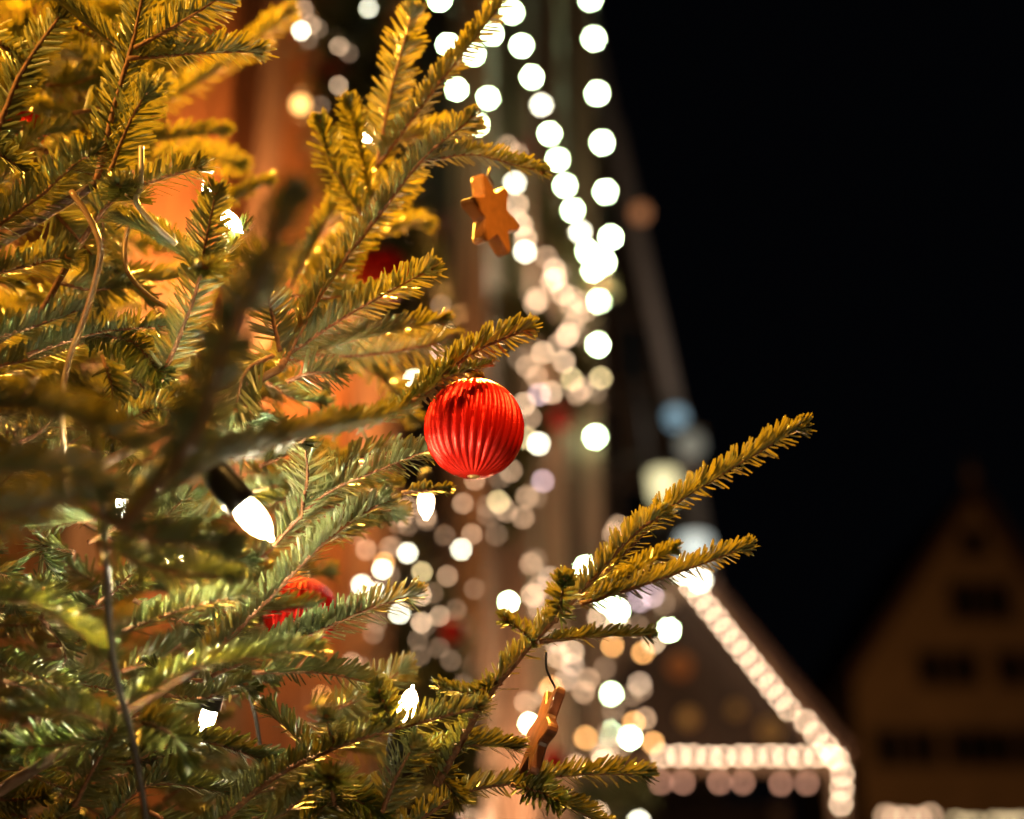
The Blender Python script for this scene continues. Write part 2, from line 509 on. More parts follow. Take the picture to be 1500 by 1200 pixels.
LEN, DEN = 1.27, 1.75
BR = [
    # top left
    ([(140, 270, 1.0), (172, 140, 1.01), (195, 60, 1.02), (215, -40, 1.03)], 'ub', dict(spread=.6, r0=.003)),
    ([(178, 75, 1.02), (120, 30, 1.03), (50, -25, 1.04)], 'u', {}),
    ([(198, 70, 1.01), (260, 36, 1.0), (330, -8, 1.0)], 'lb', {}),
    ([(188, 86, 1.01), (260, 80, 1.02), (330, 76, 1.03), (378, 76, 1.04)], 'u', {}),
    ([(190, 180, 1.36), (330, 95, 1.36), (425, 20, 1.36)], 'u', {}),
    ([(-10, 210, 1.05), (30, 110, 1.05), (90, 20, 1.05)], 'b', dict(r0=.0032)),
    ([(-30, 40, 1.06), (25, 85, 1.06), (45, 110, 1.06)], 'u', dict(r0=.003)),
    ([(165, 92, 1.22), (110, 85, 1.24), (48, 82, 1.26)], 'u', {}),
    ([(160, 135, 1.2), (110, 133, 1.22), (38, 128, 1.25)], 'u', {}),
    ([(165, 170, 1.2), (105, 172, 1.22), (45, 165, 1.25)], 'u', {}),
    ([(170, 40, 1.25), (120, 60, 1.27), (70, 50, 1.3)], 'u', {}),
    ([(158, 262, 1.0), (185, 190, 1.0), (212, 138, .99)], 'b', dict(length=.0225, dens=1000)),
    ([(-40, 360, .97), (0, 328, .98), (62, 284, .98), (108, 242, .97), (138, 224, .96)], (-.3, .1, .95), dict(length=.021)),
    ([(-40, 205, 1.0), (10, 232, .99), (50, 262, .99)], 'u', dict(length=.02)),
    ([(-20, 300, 1.05), (40, 210, 1.08), (95, 190, 1.1)], 'u', {}),
    ([(60, 460, 1.02), (122, 350, 1.01), (172, 288, 1.0), (232, 262, .99), (290, 246, .98)], 'u', dict(start=.45, r0=.0032)),
    ([(200, 295, 1.02), (185, 285, .98), (174, 272, .95)], 'u', dict(dens=1500)),
    ([(-30, 405, .97), (45, 388, .97), (98, 376, .96)], 'u', dict(length=.02)),
    ([(165, 215, 1.22), (245, 203, 1.25), (325, 194, 1.28)], 'u', {}),
    ([(190, 235, 1.3), (280, 228, 1.33), (350, 242, 1.36)], 'ub', {}),
    ([(280, 325, 1.25), (340, 295, 1.28), (392, 268, 1.3)], 'u', {}),
    ([(150, 120, 1.2), (215, 118, 1.24), (270, 88, 1.28)], 'ub', {}),
    ([(235, 560, .98), (283, 440, .97), (302, 350, .96), (316, 284, .95)], 'ub', dict(length=.017, spread=.95)),
    ([(296, 392, .98), (240, 352, 1.0), (180, 322, 1.02)], 'u', {}),
    ([(300, 395, .99), (330, 372, 1.0), (358, 330, 1.02)], 'u', dict(length=.014)),
    ([(300, 398, .97), (310, 392, .93), (300, 392, .9)], 'u', dict(length=.014)),
    ([(70, 300, 1.04), (110, 345, 1.05), (140, 380, 1.06)], 'b', {}),
    ([(150, 300, 1.1), (150, 380, 1.1), (140, 440, 1.1)], 'b', dict(length=.02)),
    ([(40, 520, 1.0), (140, 488, 1.0), (232, 478, .98)], 'u', {}),
    ([(-30, 500, 1.0), (50, 478, 1.0), (120, 452, 1.0)], 'u', {}),
    ([(-20, 540, 1.03), (70, 520, 1.03), (130, 500, 1.02)], 'u', {}),
    ([(120, 490, 1.02), (190, 500, 1.0), (235, 545, .98)], 'f', {}),
    ([(150, 520, 1.06), (165, 570, 1.05), (160, 610, 1.05)], 'r', {}),
    ([(150, 640, 1.0), (220, 600, .99), (260, 605, .98)], 'uf', {}),
    ([(160, 400, 1.12), (230, 410, 1.13), (280, 400, 1.15)], 'u', {}),
    ([(130, 350, 1.12), (180, 410, 1.1), (215, 440, 1.1)], 'u', {}),
    # front, out of focus
    ([(180, 770, .66), (285, 640, .63), (330, 500, .62), (385, 390, .61), (430, 285, .6)], 'ub', dict(r0=.0026, length=.0145, dens=1500)),
    ([(255, 715, .68), (258, 660, .66), (275, 605, .65)], 'b', dict(length=.018)),
    ([(-60, 600, .68), (60, 602, .68), (190, 645, .7)], 'uu', dict(length=.019)),
    ([(-60, 700, .66), (60, 690, .68), (150, 715, .7)], 'uu', dict(length=.018)),
    ([(-50, 770, .68), (50, 745, .7), (130, 720, .72)], 'ub', dict(length=.018)),
    ([(130, 745, .72), (220, 790, .73), (330, 800, .74)], 'ub', dict(length=.018)),
    # bough of the red bauble, from the front into focus
    ([(200, 720, .70), (340, 665, .76), (470, 630, .84), (585, 602, .95), (640, 555, .98), (700, 512, 1.0), (772, 482, 1.01)], 'uu', dict(r0=.0036, length=.0165, dens=1350)),
    ([(600, 590, .95), (630, 570, .96), (655, 540, .97)], 'u', dict(length=.012)),
    ([(640, 556, .965), (685, 543, .97), (716, 532, .98)], 'u', dict(length=.0085, allround=.7, tipn=12)),
    ([(140, 795, .80), (230, 832, .81), (335, 846, .82)], 'ub', dict(length=.016)),
    ([(110, 706, .96), (180, 714, .95), (245, 700, .95)], 'u', dict(length=.015)),
    ([(240, 1018, .97), (300, 1022, .96), (356, 1000, .96)], 'u', dict(length=.015)),
    # upper middle sprays
    ([(410, 540, 1.0), (470, 430, 1.05), (560, 308, 1.07), (620, 232, 1.07), (690, 174, 1.06)], (-.35, .2, .8), dict(length=.0155, r0=.0032)),
    ([(552, 245, 1.13), (572, 140, 1.13), (604, 18, 1.12)], 'b', dict(length=.0185)),
    ([(555, 240, 1.12), (640, 125, 1.1), (700, 52, 1.1), (752, -20, 1.1)], (-.6, .1, .6), dict(length=.015, dens=1350)),
    ([(560, 215, 1.16), (620, 196, 1.17), (690, 190, 1.17)], 'u', {}),
    ([(540, 330, 1.12), (490, 250, 1.12), (470, 182, 1.12)], 'f', dict(length=.016)),
    ([(545, 310, 1.14), (530, 225, 1.14), (512, 152, 1.14)], 'f', dict(length=.016)),
    ([(600, 238, 1.08), (690, 226, 1.08), (750, 240, 1.07), (792, 250, 1.06)], 'u', dict(length=.0145)),
    ([(425, 420, 1.2), (480, 320, 1.2), (535, 232, 1.2)], (-.6, 0, .6), dict(length=.016)),
    ([(430, 470, 1.15), (520, 350, 1.16), (600, 250, 1.16)], 'ub', dict(length=.02)),
    ([(420, 520, 1.03), (520, 455, 1.04), (628, 396, 1.03)], 'uu', {}),
    ([(410, 530, 1.06), (540, 492, 1.09), (645, 472, 1.1)], 'u', {}),
    ([(450, 500, 1.12), (540, 440, 1.14), (590, 425, 1.15)], 'u', {}),
    ([(560, 345, 1.3), (590, 332, 1.32), (622, 328, 1.34)], 'u', {}),
    ([(410, 515, 1.0), (395, 445, 1.0), (385, 400, 1.0)], 'b', dict(length=.018)),
    ([(420, 560, .97), (450, 548, .97), (492, 545, .96)], 'ub', {}),
    ([(400, 520, .98), (360, 545, .97), (345, 600, .96)], 'b', dict(length=.021)),
    ([(390, 560, 1.1), (430, 583, 1.1), (470, 590, 1.1)], 'u', {}),
    ([(500, 520, 1.22), (560, 555, 1.24), (600, 610, 1.26)], 'u', {}),
    ([(440, 520, 1.1), (540, 520, 1.12), (660, 500, 1.14)], 'ub', {}),
    ([(440, 650, .98), (447, 640, .95), (446, 628, .93)], 'u', dict(length=.011)),
    # below the bough
    ([(400, 800, 1.0), (470, 728, 1.0), (550, 690, 1.0), (645, 652, 1.0)], 'uu', dict(length=.017)),
    ([(470, 720, 1.01), (530, 668, 1.02), (620, 660, 1.03)], 'u', {}),
    ([(440, 760, 1.0), (450, 700, .99), (447, 650, .98)], 'b', dict(length=.019)),
    ([(440, 750, 1.06), (510, 740, 1.08), (580, 750, 1.1)], 'ub', {}),
    ([(430, 780, 1.08), (500, 785, 1.1), (560, 760, 1.12)], 'u', {}),
    ([(590, 722, 1.04), (625, 718, 1.03), (655, 717, 1.02)], 'u', dict(length=.010)),
    ([(330, 720, .92), (370, 720, .9), (400, 712, .88)], 'u', dict(length=.016)),
    ([(290, 980, .97), (380, 890, .97), (480, 790, .97), (562, 734, .97)], (-.35, .15, .9), dict(length=.018, r0=.0028, dens=1250)),
    ([(310, 990, .99), (440, 935, .99), (540, 892, .98), (604, 872, .98)], 'uu', dict(length=.018, dens=1250)),
    ([(170, 1040, .88), (280, 980, .89), (390, 960, .9), (460, 950, .9)], 'u', dict(length=.018)),
    ([(370, 985, .95), (470, 985, .97), (552, 1002, .97)], 'uu', dict(length=.0165)),
    ([(180, 925, .93), (265, 893, .92), (356, 872, .91)], 'u', dict(length=.0175)),
    ([(-50, 880, .84), (50, 885, .84), (140, 945, .86)], 'u', {}),
    ([(60, 905, 1.03), (70, 880, .99), (64, 862, .94)], 'u', dict(length=.019, dens=1500, tipn=45)),
    ([(-20, 830, 1.0), (15, 850, 1.0), (20, 880, 1.0)], 'u', {}),
    ([(-30, 960, .95), (40, 985, .94), (100, 1010, .93)], 'u', {}),
    ([(60, 905, 1.05), (95, 950, 1.05), (90, 985, 1.05)], 'u', {}),
    ([(155, 1062, .86), (100, 1040, .84), (30, 1042, .82)], 'u', {}),
    ([(170, 1080, .93), (100, 1090, .92), (15, 1095, .9)], 'uf', {}),
    ([(110, 1180, .94), (135, 1130, .93), (168, 1070, .92)], 'b', dict(length=.021)),
    ([(200, 1055, .9), (250, 1075, .88), (270, 1110, .88)], 'f', {}),
    ([(140, 760, .95), (60, 770, .95), (10, 765, .96)], 'u', {}),
    ([(110, 810, 1.02), (60, 800, 1.02), (75, 840, 1.03)], 'uf', {}),
    ([(130, 700, 1.04), (60, 715, 1.04), (-10, 700, 1.05)], 'u', {}),
    ([(180, 1120, 1.0), (280, 1085, 1.0), (388, 1112, .99)], 'u', {}),
    ([(190, 1050, 1.02), (260, 1025, 1.02), (312, 1000, 1.01)], 'u', {}),
    ([(150, 1210, 1.0), (220, 1150, 1.0), (330, 1160, 1.0)], 'u', {}),
    ([(270, 1250, .98), (400, 1140, .97), (510, 1088, .96), (600, 1062, .96), (700, 1036, .95)], (-.1, .3, 1), dict(length=.0165, r0=.0034)),
    ([(575, 1072, .97), (566, 1040, .96), (553, 1015, .95)], 'f', dict(length=.015)),
    ([(460, 1110, .98), (430, 1075, .98), (392, 1042, .98)], 'u', {}),
    ([(490, 1095, .97), (482, 1065, .95), (478, 1050, .93)], 'u', dict(length=.015)),
    ([(490, 1180, 1.0), (486, 1150, .96), (484, 1140, .91)], 'u', dict(length=.019, dens=1500, tipn=45)),
    ([(590, 1110, .98), (680, 1092, .99), (752, 1094, .99)], 'u', {}),
    ([(560, 1190, .96), (580, 1140, .96), (605, 1095, .95)], 'b', dict(length=.018)),
    ([(600, 1100, 1.0), (640, 1130, .99), (668, 1168, .98)], 'u', {}),
    ([(440, 1210, 1.0), (500, 1170, 1.0), (560, 1190, .99)], 'f', {}),
    ([(380, 1210, .95), (430, 1180, .95), (450, 1160, .94)], 'u', {}),
    # right hand bough
    ([(640, 1150, .98), (700, 1040, .98), (750, 975, .99), (805, 915, 1.0), (868, 850, 1.0), (925, 785, 1.0), (972, 752, 1.0)], (-.5, .25, .7), dict(length=.0155, r0=.0036, dens=1200)),
    ([(880, 845, 1.02), (980, 745, 1.03), (1065, 690, 1.04), (1172, 626, 1.05)], (-.4, .25, .8), dict(length=.0165, dens=1350)),
    ([(850, 875, 1.03), (920, 842, 1.05), (985, 806, 1.06)], 'uu', dict(length=.014)),
    ([(850, 885, 1.02), (960, 850, 1.03), (1092, 802, 1.04)], 'uu', dict(length=.0145)),
    ([(790, 940, 1.0), (870, 932, 1.0), (950, 930, 1.0)], 'u', dict(length=.0125)),
    ([(815, 910, 1.0), (822, 880, .98), (826, 850, .97)], 'f', dict(length=.0155)),
    ([(785, 945, .99), (765, 925, .98), (742, 908, .97)], 'uf', dict(length=.013)),
    ([(735, 1000, .99), (690, 1015, .98), (650, 1006, .97)], 'u', dict(length=.013)),
    ([(560, 1240, 1.0), (670, 1166, 1.01), (760, 1146, 1.02), (850, 1134, 1.02), (944, 1134, 1.02)], 'uu', dict(length=.0155)),
    ([(750, 1150, 1.0), (790, 1160, .98), (812, 1172, .97)], 'uf', dict(length=.017)),
    ([(770, 1160, 1.02), (830, 1180, 1.02), (880, 1205, 1.02)], 'u', {}),
]

for pts, up, kw in BR:
    branch(pts, up, **kw)

# boughs deeper in the crown, fainter and out of focus
FILL_V = []
fill_twig = MB()


def fill(pts, up='u', length=.027, dens=1500):
    path = smooth_path([P(*p) for p in pts], 14)
    fill_twig.tube([Vector(q) for q in path], [.0022 - .0013 * i / 13 for i in range(14)], 6)
    FILL_V.append(needle_arrays(path, UPS[up], length, dens))


for i in range(75):
    y = random.uniform(560, 1240)
    x = random.uniform(-100, 330 if y < 900 else 520)
    if -40 < x < 100 and 740 < y < 900: continue
    k = random.uniform(.99, 1.12)
    a = random.uniform(-.5, .8)
    if random.random() < .25: a = math.pi - a
    L = random.uniform(60, 120)
    dx, dy = math.cos(a) * L, -math.sin(a) * L
    fill([(x - dx / 2, y - dy / 2, k), (x, y + 5, k), (x + dx / 2, y + dy / 2, k - .01)], random.choice(['u', 'uu', 'uf']), length=.021)
GAPS = ((225, 450, 40, 350), (470, 620, 510, 610), (-20, 75, 755, 915), (350, 430, 990, 1115), (110, 170, 730, 800))
nf = 0
while nf < 330:
    y = random.uniform(-60, 1260) if nf < 200 else random.uniform(520, 1260)
    lim = 230 if y < 380 else 420
    if 330 < y < 760: lim = 520
    if y > 1000: lim = 560
    x = random.uniform(-130, lim)
    if any(g[0] - 30 < x < g[1] + 30 and g[2] - 22 < y < g[3] + 22 for g in GAPS):
        continue
    nf += 1
    k = random.uniform(1.06, 1.5) if x < 300 else random.uniform(1.05, 1.3)
    a = random.uniform(-.45, .75)
    if random.random() < .3: a = math.pi - a
    L = random.uniform(80, 150)
    dx, dy = math.cos(a) * L, -math.sin(a) * L
    fill([(x - dx / 2, y - dy / 2, k), (x, y + 6, k + .02), (x + dx / 2, y + dy / 2, k + .03)], random.choice(['u', 'u', 'uu', 'ub']))
ft = fill_twig.build('inner_branches', M_TWIG, tree, True)
ft['kind'] = 'stuff'
fn = needle_mesh('inner_needles', np.concatenate(FILL_V))
fn.parent = ft; fn.matrix_parent_inverse = parent_inv(ft)
fn['kind'] = 'stuff'

# trunk with the limbs that carry the boughs
tb = tree.location
tk = MB()
tk.tube([Vector((tb.x, tb.y, z)) for z in (0, .5, 1.2, 2.0, 2.8, 3.4)], [.075, .062, .05, .036, .018, .004], 14)
tk.build('trunk', M_BARK, tree, True)
lb = MB()
for px, py, k in ((-10, 210, 1.05), (140, 270, 1.0), (-40, 360, .97), (60, 460, 1.02), 
                  (-50, 880, .84), (-30, 960, .95), (150, 1210, 1.0), (270, 1250, .98), (410, 540, 1.0), (290, 980, .97), (560, 1240, 1.0)):
    e = P(px, py, k)
    b0 = Vector((tb.x, tb.y, e.z - .10 if px < 200 else e.z - .2))
    mid = b0.lerp(e, .55) + Vector((0, 0, -.015))
    lb.tube([b0, mid, e], [.008, .005, .0034], 8)
lb.build('limbs', M_BARK, tree, True)['kind'] = 'stuff'


# ------------------------------------------------------------------ baubles
def bauble(px, py, k, R, label, ribs=31, hook_to=None, lean=0.0, group='red baubles', m=None):
    c = P(px, py, k)
    t = thing('bauble', c, label, 'bauble', group)
    v = []; f = []
    na, nh = ribs * 8, 48
    for i in range(nh + 1):
        ph = math.pi * i / nh
        sh = abs(math.sin(ph)) ** 0.94
        rr = R * sh
        z = R * 1.0 * math.cos(ph)
        amp = 0.09 * min(1, math.sin(ph) / .45)
        for j in range(na):
            th = 2 * math.pi * j / na
            tw = th + 0.10 * math.cos(ph)
            rib = abs(math.sin(ribs * th / 2)) ** 0.8
            q = rr * (1 - amp * (1 - rib))
            v.append(Vector((q * math.cos(tw), q * math.sin(tw), z)) + c)
    for i in range(nh):
        for j in range(na):
            f.append((i * na + j, (i + 1) * na + j, (i + 1) * na + (j + 1) % na, i * na + (j + 1) % na))
    mesh_obj('ball', v, f, m or M_RED, t)
    b = MB(); b.lathe(c + Vector((0, 0, R * .97)), (0, 0, 1), [(0, R * .2), (.003, R * .21), (.008, R * .19), (.009, R * .06)], 20)
    b.build('cap', M_CAP, t, True)
    b = MB(); b.lathe(c + Vector((0, 0, -R * .985)), (0, 0, -1), [(0, R * .13), (R * .02, R * .12), (R * .045, R * .07), (R * .05, .0004)], 16)
    b.build('base_nub', M_CAP, t, True)
    b = MB()
    top = c + Vector((0, 0, R * .97 + .009))
    b.tube([top + Vector((.004 * math.cos(a), 0, .004 + .004 * math.sin(a))) for a in np.linspace(-1.5, 4.6, 12)] + [top + Vector((0, .001, .018))], .0006, 6)
    b.build('hanger', M_WIRE, t, True)
    return t


bauble(694.5, 628, 1.0, .0402, 'sharp red ribbed bauble hanging from the fir twig at picture centre')
bauble(440, 900, 1.16, .034, 'red ribbed bauble half hidden behind dark fir needles beside the green spray')
bauble(562, 402, 2.1, .046, 'blurred red bauble behind the fir sprays under the star biscuit', m=mat('bright_red', (.75, .012, .008), .3, noise=.1))
bauble(36, 192, 1.16, .019, 'small red bauble mostly covered by needles at the upper left')
bauble(664, 925, 2.9, .027, 'blurred red bauble hanging on the garland below the big bauble', group='red baubles on the stall garlands', m=M_RED2)
bauble(812, 1114, 2.9, .027, 'blurred red bauble beside the edge-on star biscuit', group='red baubles on the stall garlands', m=M_RED2)
bauble(822, 612, 5.0, .045, 'dark red bauble right of the sharp bauble among the cream bulbs', group='red baubles on the stall garlands', m=M_RED2)


# ------------------------------------------------------------------ star biscuits
def star(px, py, k, R, th, rot, m, label, hook):
    c = P(px, py, k)
    t = thing('star_biscuit', c, label, 'ornament', 'star biscuits on the fir tree')
    pts = []
    for i in range(6):
        for j, (da, rr) in enumerate(((-.10, .94), (-.035, 1.0), (.035, 1.0), (.10, .94), (math.pi / 6 - .07, .575), (math.pi / 6 + .07, .575))):
            a = i * math.pi / 3 + da
            pts.append((R * rr * math.cos(a), R * rr * math.sin(a)))
    n = len(pts)
    v = []
    for y, s in ((-th / 2, .955), (-th / 2 * .72, 1), (th / 2 * .72, 1), (th / 2, .955)):
        v += [Vector((x * s, y, z * s)) for x, z in pts]
    f = [tuple(range(n)), tuple(range(4 * n - 1, 3 * n - 1, -1))]
    for q in range(3):
        for i in range(n):
            j = (i + 1) % n
            f.append((q * n + i, (q + 1) * n + i, (q + 1) * n + j, q * n + j))
    mesh_obj('biscuit', [rot @ x + c for x in v], f, m, t, False)
    b = MB()
    top = c + rot @ Vector((0, 0, R * .74))
    hk = P(*hook)
    pth = smooth_path([top + Vector((0, 0, -.006)), top + Vector((.002, 0, .004)), top.lerp(hk, .6) + Vector((-.002, 0, 0)), hk], 14)
    b.tube([Vector(q) for q in pth], .0010, 6)
    b.build('hanging_wire', M_WIRE, t, True)
    return t


Rz = lambda a: Matrix.Rotation(a, 3, 'Z')
Ry = lambda a: Matrix.Rotation(a, 3, 'Y')
Rx = lambda a: Matrix.Rotation(a, 3, 'X')
star(719, 316, 1.12, .0375, .0135, Rz(math.radians(55)) @ Ry(math.radians(-3)), M_STAR, 'golden brown star biscuit hanging below the upper fir twig', (719, 245, 1.12))
star(794, 1072, 1.0, 0.0400, .0085, Ry(math.radians(19)) @ Rz(math.radians(-78)), M_STAR2, 'dark brown star biscuit seen edge-on on a black wire', (800, 955, 1.0))


# ------------------------------------------------------------------ lamps on the tree
def lamp(px, py, k, tip, size, label, m=M_TREEBULB, lit=True):
    """px,py the middle of the glass; tip the pixel its point aims at"""
    c = P(px, py, k)
    ax = (P(tip[0], tip[1], tip[2] if len(tip) > 2 else k) - c).normalized()
    t = thing('string_lamp', c, label, 'lamp', 'lamps on the fir tree')
    s = size
    b = MB(); b.lathe(c - ax * s * .95, ax, [(0, .46 * s), (.4 * s, .57 * s), (.9 * s, .57 * s), (1.3 * s, .49 * s), (1.6 * s, .36 * s), (1.8 * s, .22 * s), (1.87 * s, .10 * s), (2.06 * s, .08 * s), (2.12 * s, .02 * s)], 20)
    b.build('bulb', m, t, True)
    b = MB(); b.lathe(c - ax * s * 2.75, ax, [(-.5 * s, .25 * s), (-.35 * s, .5 * s), (.3 * s, .66 * s), (1.2 * s, .72 * s), (1.85 * s, .74 * s), (1.92 * s, .60 * s)], 20)
    b.build('socket', M_SOCKET, t, True)
    return t


lamp(374, 762, .84, (404, 797), .0152, 'large glowing white lamp in a black socket in front of the branches')
lamp(178, 745, 1.05, (176, 775), .0095, 'small white lamp behind the dark hanging cable', M_TREEBULB2)
lamp(340, 326, 1.0, (362, 348), .0105, 'white lamp right of the upright spray under the star-shaped highlights', M_TREEBULB2)
lamp(304, 284, 1.0, (292, 262), .0075, 'little white lamp at the tip of the upright spray', M_TREEBULB2)
lamp(598, 1034, .985, (606, 1000), .0145, 'white flame shaped lamp standing behind the long lower bough', M_TREEBULB2)
lamp(303, 1056, 1.03, (296, 1080), .0115, 'white lamp under the blurred green sprays at lower left', M_TREEBULB2)
lamp(624, 740, 1.3, (624, 772), .0115, 'white lamp hanging below the big bauble behind a short dark twig', M_TREEBULB2)
lamp(540, 198, 1.35, (540, 180), .0085, 'white lamp between the upper golden sprays', M_TREEBULB2)
lamp(478, 588, 1.12, (478, 605), .006, 'unlit small lamp in a brown socket below the grey spray', mat('unlit_glass', (.75, .38, .06), .25, noise=.2))


lamp(256, 818, .885, (266, 860, .905), .0120, 'hidden fill lamp added to brighten the green spray at left', M_BULB_HID)  # added inside the foliage only to light the sprays around it


# ------------------------------------------------------------------ cables
def cable(pts, r, label, m=None):
    p = smooth_path([P(*q) for q in pts], 40)
    b = MB(); b.tube([Vector(q) for q in p], r, 10)
    o = b.build('cable', m or M_CABLE, None, True)
    tag(o, label, 'cable', 'cables of the lamp string')


cable([(104, 280, .96), (130, 318, .955), (147, 362, .95), (140, 410, .95), (122, 470, .95), (100, 530, .94), (91, 590, .93), (95, 680, .94)], .0024, 'cable shining gold that curves down the left side of the tree')
cable([(207, 215, .98), (206, 270, .97), (200, 296, .965), (225, 328, .96), (258, 358, .96)], .0022, 'pale cable bent above the orange gap between branches', mat('pale_cable', (.55, .47, .36), .3, noise=.1, scale=90))
cable([(196, 310, 1.04), (184, 350, 1.04), (186, 395, 1.03), (214, 430, 1.02), (262, 462, 1.02)], .0020, 'brown cable looping under the pale bent cable')
cable([(140, 630, .78), (148, 720, .8), (156, 830, .82), (160, 920, .83), (172, 1000, .84), (196, 1090, .85), (220, 1230, .86)], .0023, 'dark cable hanging straight down the lower left of the tree', mat('dark_cable', (0.045, 0.032, 0.026), .4, noise=.2, scale=90))
cable([(355, 990, 1.08), (372, 1040, 1.08), (384, 1110, 1.08)], .0019, 'thin dark cable crossing the gap left of the long lower bough', M_WIRE)


# ------------------------------------------------------------------ setting
g = MB(); g.box((0, 60, -.1), (240, 300, .2)); tag(g.build('market_square', M_COB), kind='structure')


def strand_needles(path, n, ln, rad):
    """rough fir garland: sprigs all round a rope"""
    seg = np.linalg.norm(np.diff(path, axis=0), axis=1); cum = np.concatenate([[0], np.cumsum(seg)])
    d = RNG.uniform(0, cum[-1], n)
    pos = np.stack([np.interp(d, cum, path[:, i]) for i in range(3)], 1)
    Dv = norm(RNG.normal(0, 1, (n, 3)))
    pos = pos + Dv * rad * RNG.uniform(0, 1, n)[:, None]
    N = norm(np.cross(Dv, RNG.normal(0, 1, (n, 3))))
    Sd = np.cross(Dv, N)
    l = ln * RNG.uniform(.6, 1.2, n); wd = ln * .10
    s = ROW_S
    v = (pos[:, None, None, :] + (Dv * l[:, None])[:, None, None, :] * s[None, :, None, None]
         + (Sd * wd)[:, None, None, :] * (ROW_W[:, None] * COLS[None, :])[None, :, :, None]
         - (N * wd)[:, None, None, :] * (.3 * (COLS == 0))[None, None, :, None])
    return v.reshape(n, 15, 3)


def garland(pts, label, n=1800, ln=.06, rad=.05):
    path = smooth_path(pts, 40)
    t = thing('fir_garland', Vector(path[0]), label, 'garland', 'fir garlands on the stalls')
    b = MB(); b.tube([Vector(q) for q in path], .02, 8); b.build('rope', M_TWIG, t, True)
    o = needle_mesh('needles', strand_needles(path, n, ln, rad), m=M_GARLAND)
    o.parent = t; o.matrix_parent_inverse = parent_inv(t)
    return t


def plank_wall(mb, a, b, z0, z1, pw, th, gap=.006):
    a, b = Vector((*a, 0)), Vector((*b, 0))
    L = (b - a).length; n = max(1, int(L / pw)); d = (b - a) / n
    nrm = Vector((d.y, -d.x, 0)).normalized()
    for i in range(n):
        p, q = a + d * i + d.normalized() * gap, a + d * (i + 1)
        o = nrm * RNG.uniform(0, .006)
        mb.prism([p + o + Vector((0, 0, z0)), q + o + Vector((0, 0, z0)), q + o - nrm * th + Vector((0, 0, z0)), p + o - nrm * th + Vector((0, 0, z0))], (0, 0, z1 - z0))


def stall(a, b, h, label, wallm, posts, roofm=M_ROOF):
    """a tall market kiosk: its front runs from plan point a to b and its body lies to the left of that line"""
    A, B = Vector((*a, 0)), Vector((*b, 0))
    t = thing('wooden_kiosk', (A + B) / 2, label, 'kiosk', 'wooden kiosks in a row behind the tree')
    d = (B - A).normalized(); nrm = Vector((d.y, -d.x, 0))
    w_ = MB(); plank_wall(w_, a, b, .9, h, .16, .03); w_.build('front_boards', wallm, t)
    w_ = MB()
    back = -nrm * 1.8
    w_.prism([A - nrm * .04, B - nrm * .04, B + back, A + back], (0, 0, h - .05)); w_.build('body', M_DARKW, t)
    c = MB(); c.prism([A + nrm * .03, B + nrm * .03, B + nrm * .28, A + nrm * .28], (0, 0, .05))
    cc = c.build('counter', M_POST, t); cc.location.z += .92
    for s in posts:
        p = A + d * s + nrm * .07
        b_ = MB(); b_.box(p + Vector((0, 0, (h + .1) / 2)), (.11, .11, h + .1), Rz(math.atan2(d.y, d.x))); b_.build('post', M_POST, t)
    r = MB()
    e = nrm * .45
    r.prism([A + e + Vector((0, 0, h - .12)), A + back * .5 + Vector((0, 0, h + .9)), A + back * 1.1 + Vector((0, 0, h - .12))], B - A)
    r.build('roof', roofm, t)
    return t


stall((-1.55, 3.05), (-.48, 4.64), 6.4, 'orange lit wooden kiosk directly behind the fir tree', M_WOOD_O, (.65, 1.2, 1.84))
stall((-.24, 5.5), (.44, 8.3), 9.5, 'brown wooden kiosk behind the chains of white bulbs', M_WOOD_B, (.1, .9, 1.7, 2.8))

# tall dark house: gable facing the square
YH = 13.5
def house():
    pts = [onY(620, 1700, YH), onY(1062, 1700, YH), onY(1058, 900, YH), onY(1004, 620, YH), onY(905, 190, YH), onY(850, -60, YH), onY(700, -60, YH), onY(600, 600, YH)]
    for q in (0, 1): pts[q].z = 0
    t = thing('tall_house', Vector((pts[0].x, YH, 0)), 'dark tall house whose steep edge stands against the night sky', 'house')
    b = MB(); b.prism(pts, (0, 4, 0)); b.build('wall', M_PLASTER_D, t)
    b = MB()
    for q in (2, 3, 4):
        b.beam(pts[q] + Vector((-.10, -.09, 0)), pts[q + 1] + Vector((-.07, -.09, 0)), .15, .16, Vector((1, 0, 0)))
    b.build('bargeboard', mat('pale_bargeboard', (.42, .36, .32), .6, noise=.2), t)
    for i, (px, py) in enumerate(((925, 520), (935, 760), (880, 640))):
        c = onY(px, py, YH - .04)
        b = MB(); b.box(c, (.36, .05, .6)); wn = b.build('window', M_GLASS, t)
        fr = MB()
        for s in (-1, 1):
            fr.box(c + Vector((s * .2, -.02, 0)), (.05, .06, .7)); fr.box(c + Vector((0, -.022, s * .33)), (.36, .05, .05))
        o = fr.build('frame', M_FRAME, None); o.parent = wn; o.matrix_parent_inverse = parent_inv(wn)
    b = MB(); b.tube([onY(890, 300, YH - .1), onY(1000, 1000, YH - .1)], .04, 8)
    b.build('rain_pipe', M_LAMPM, t, True)
house()


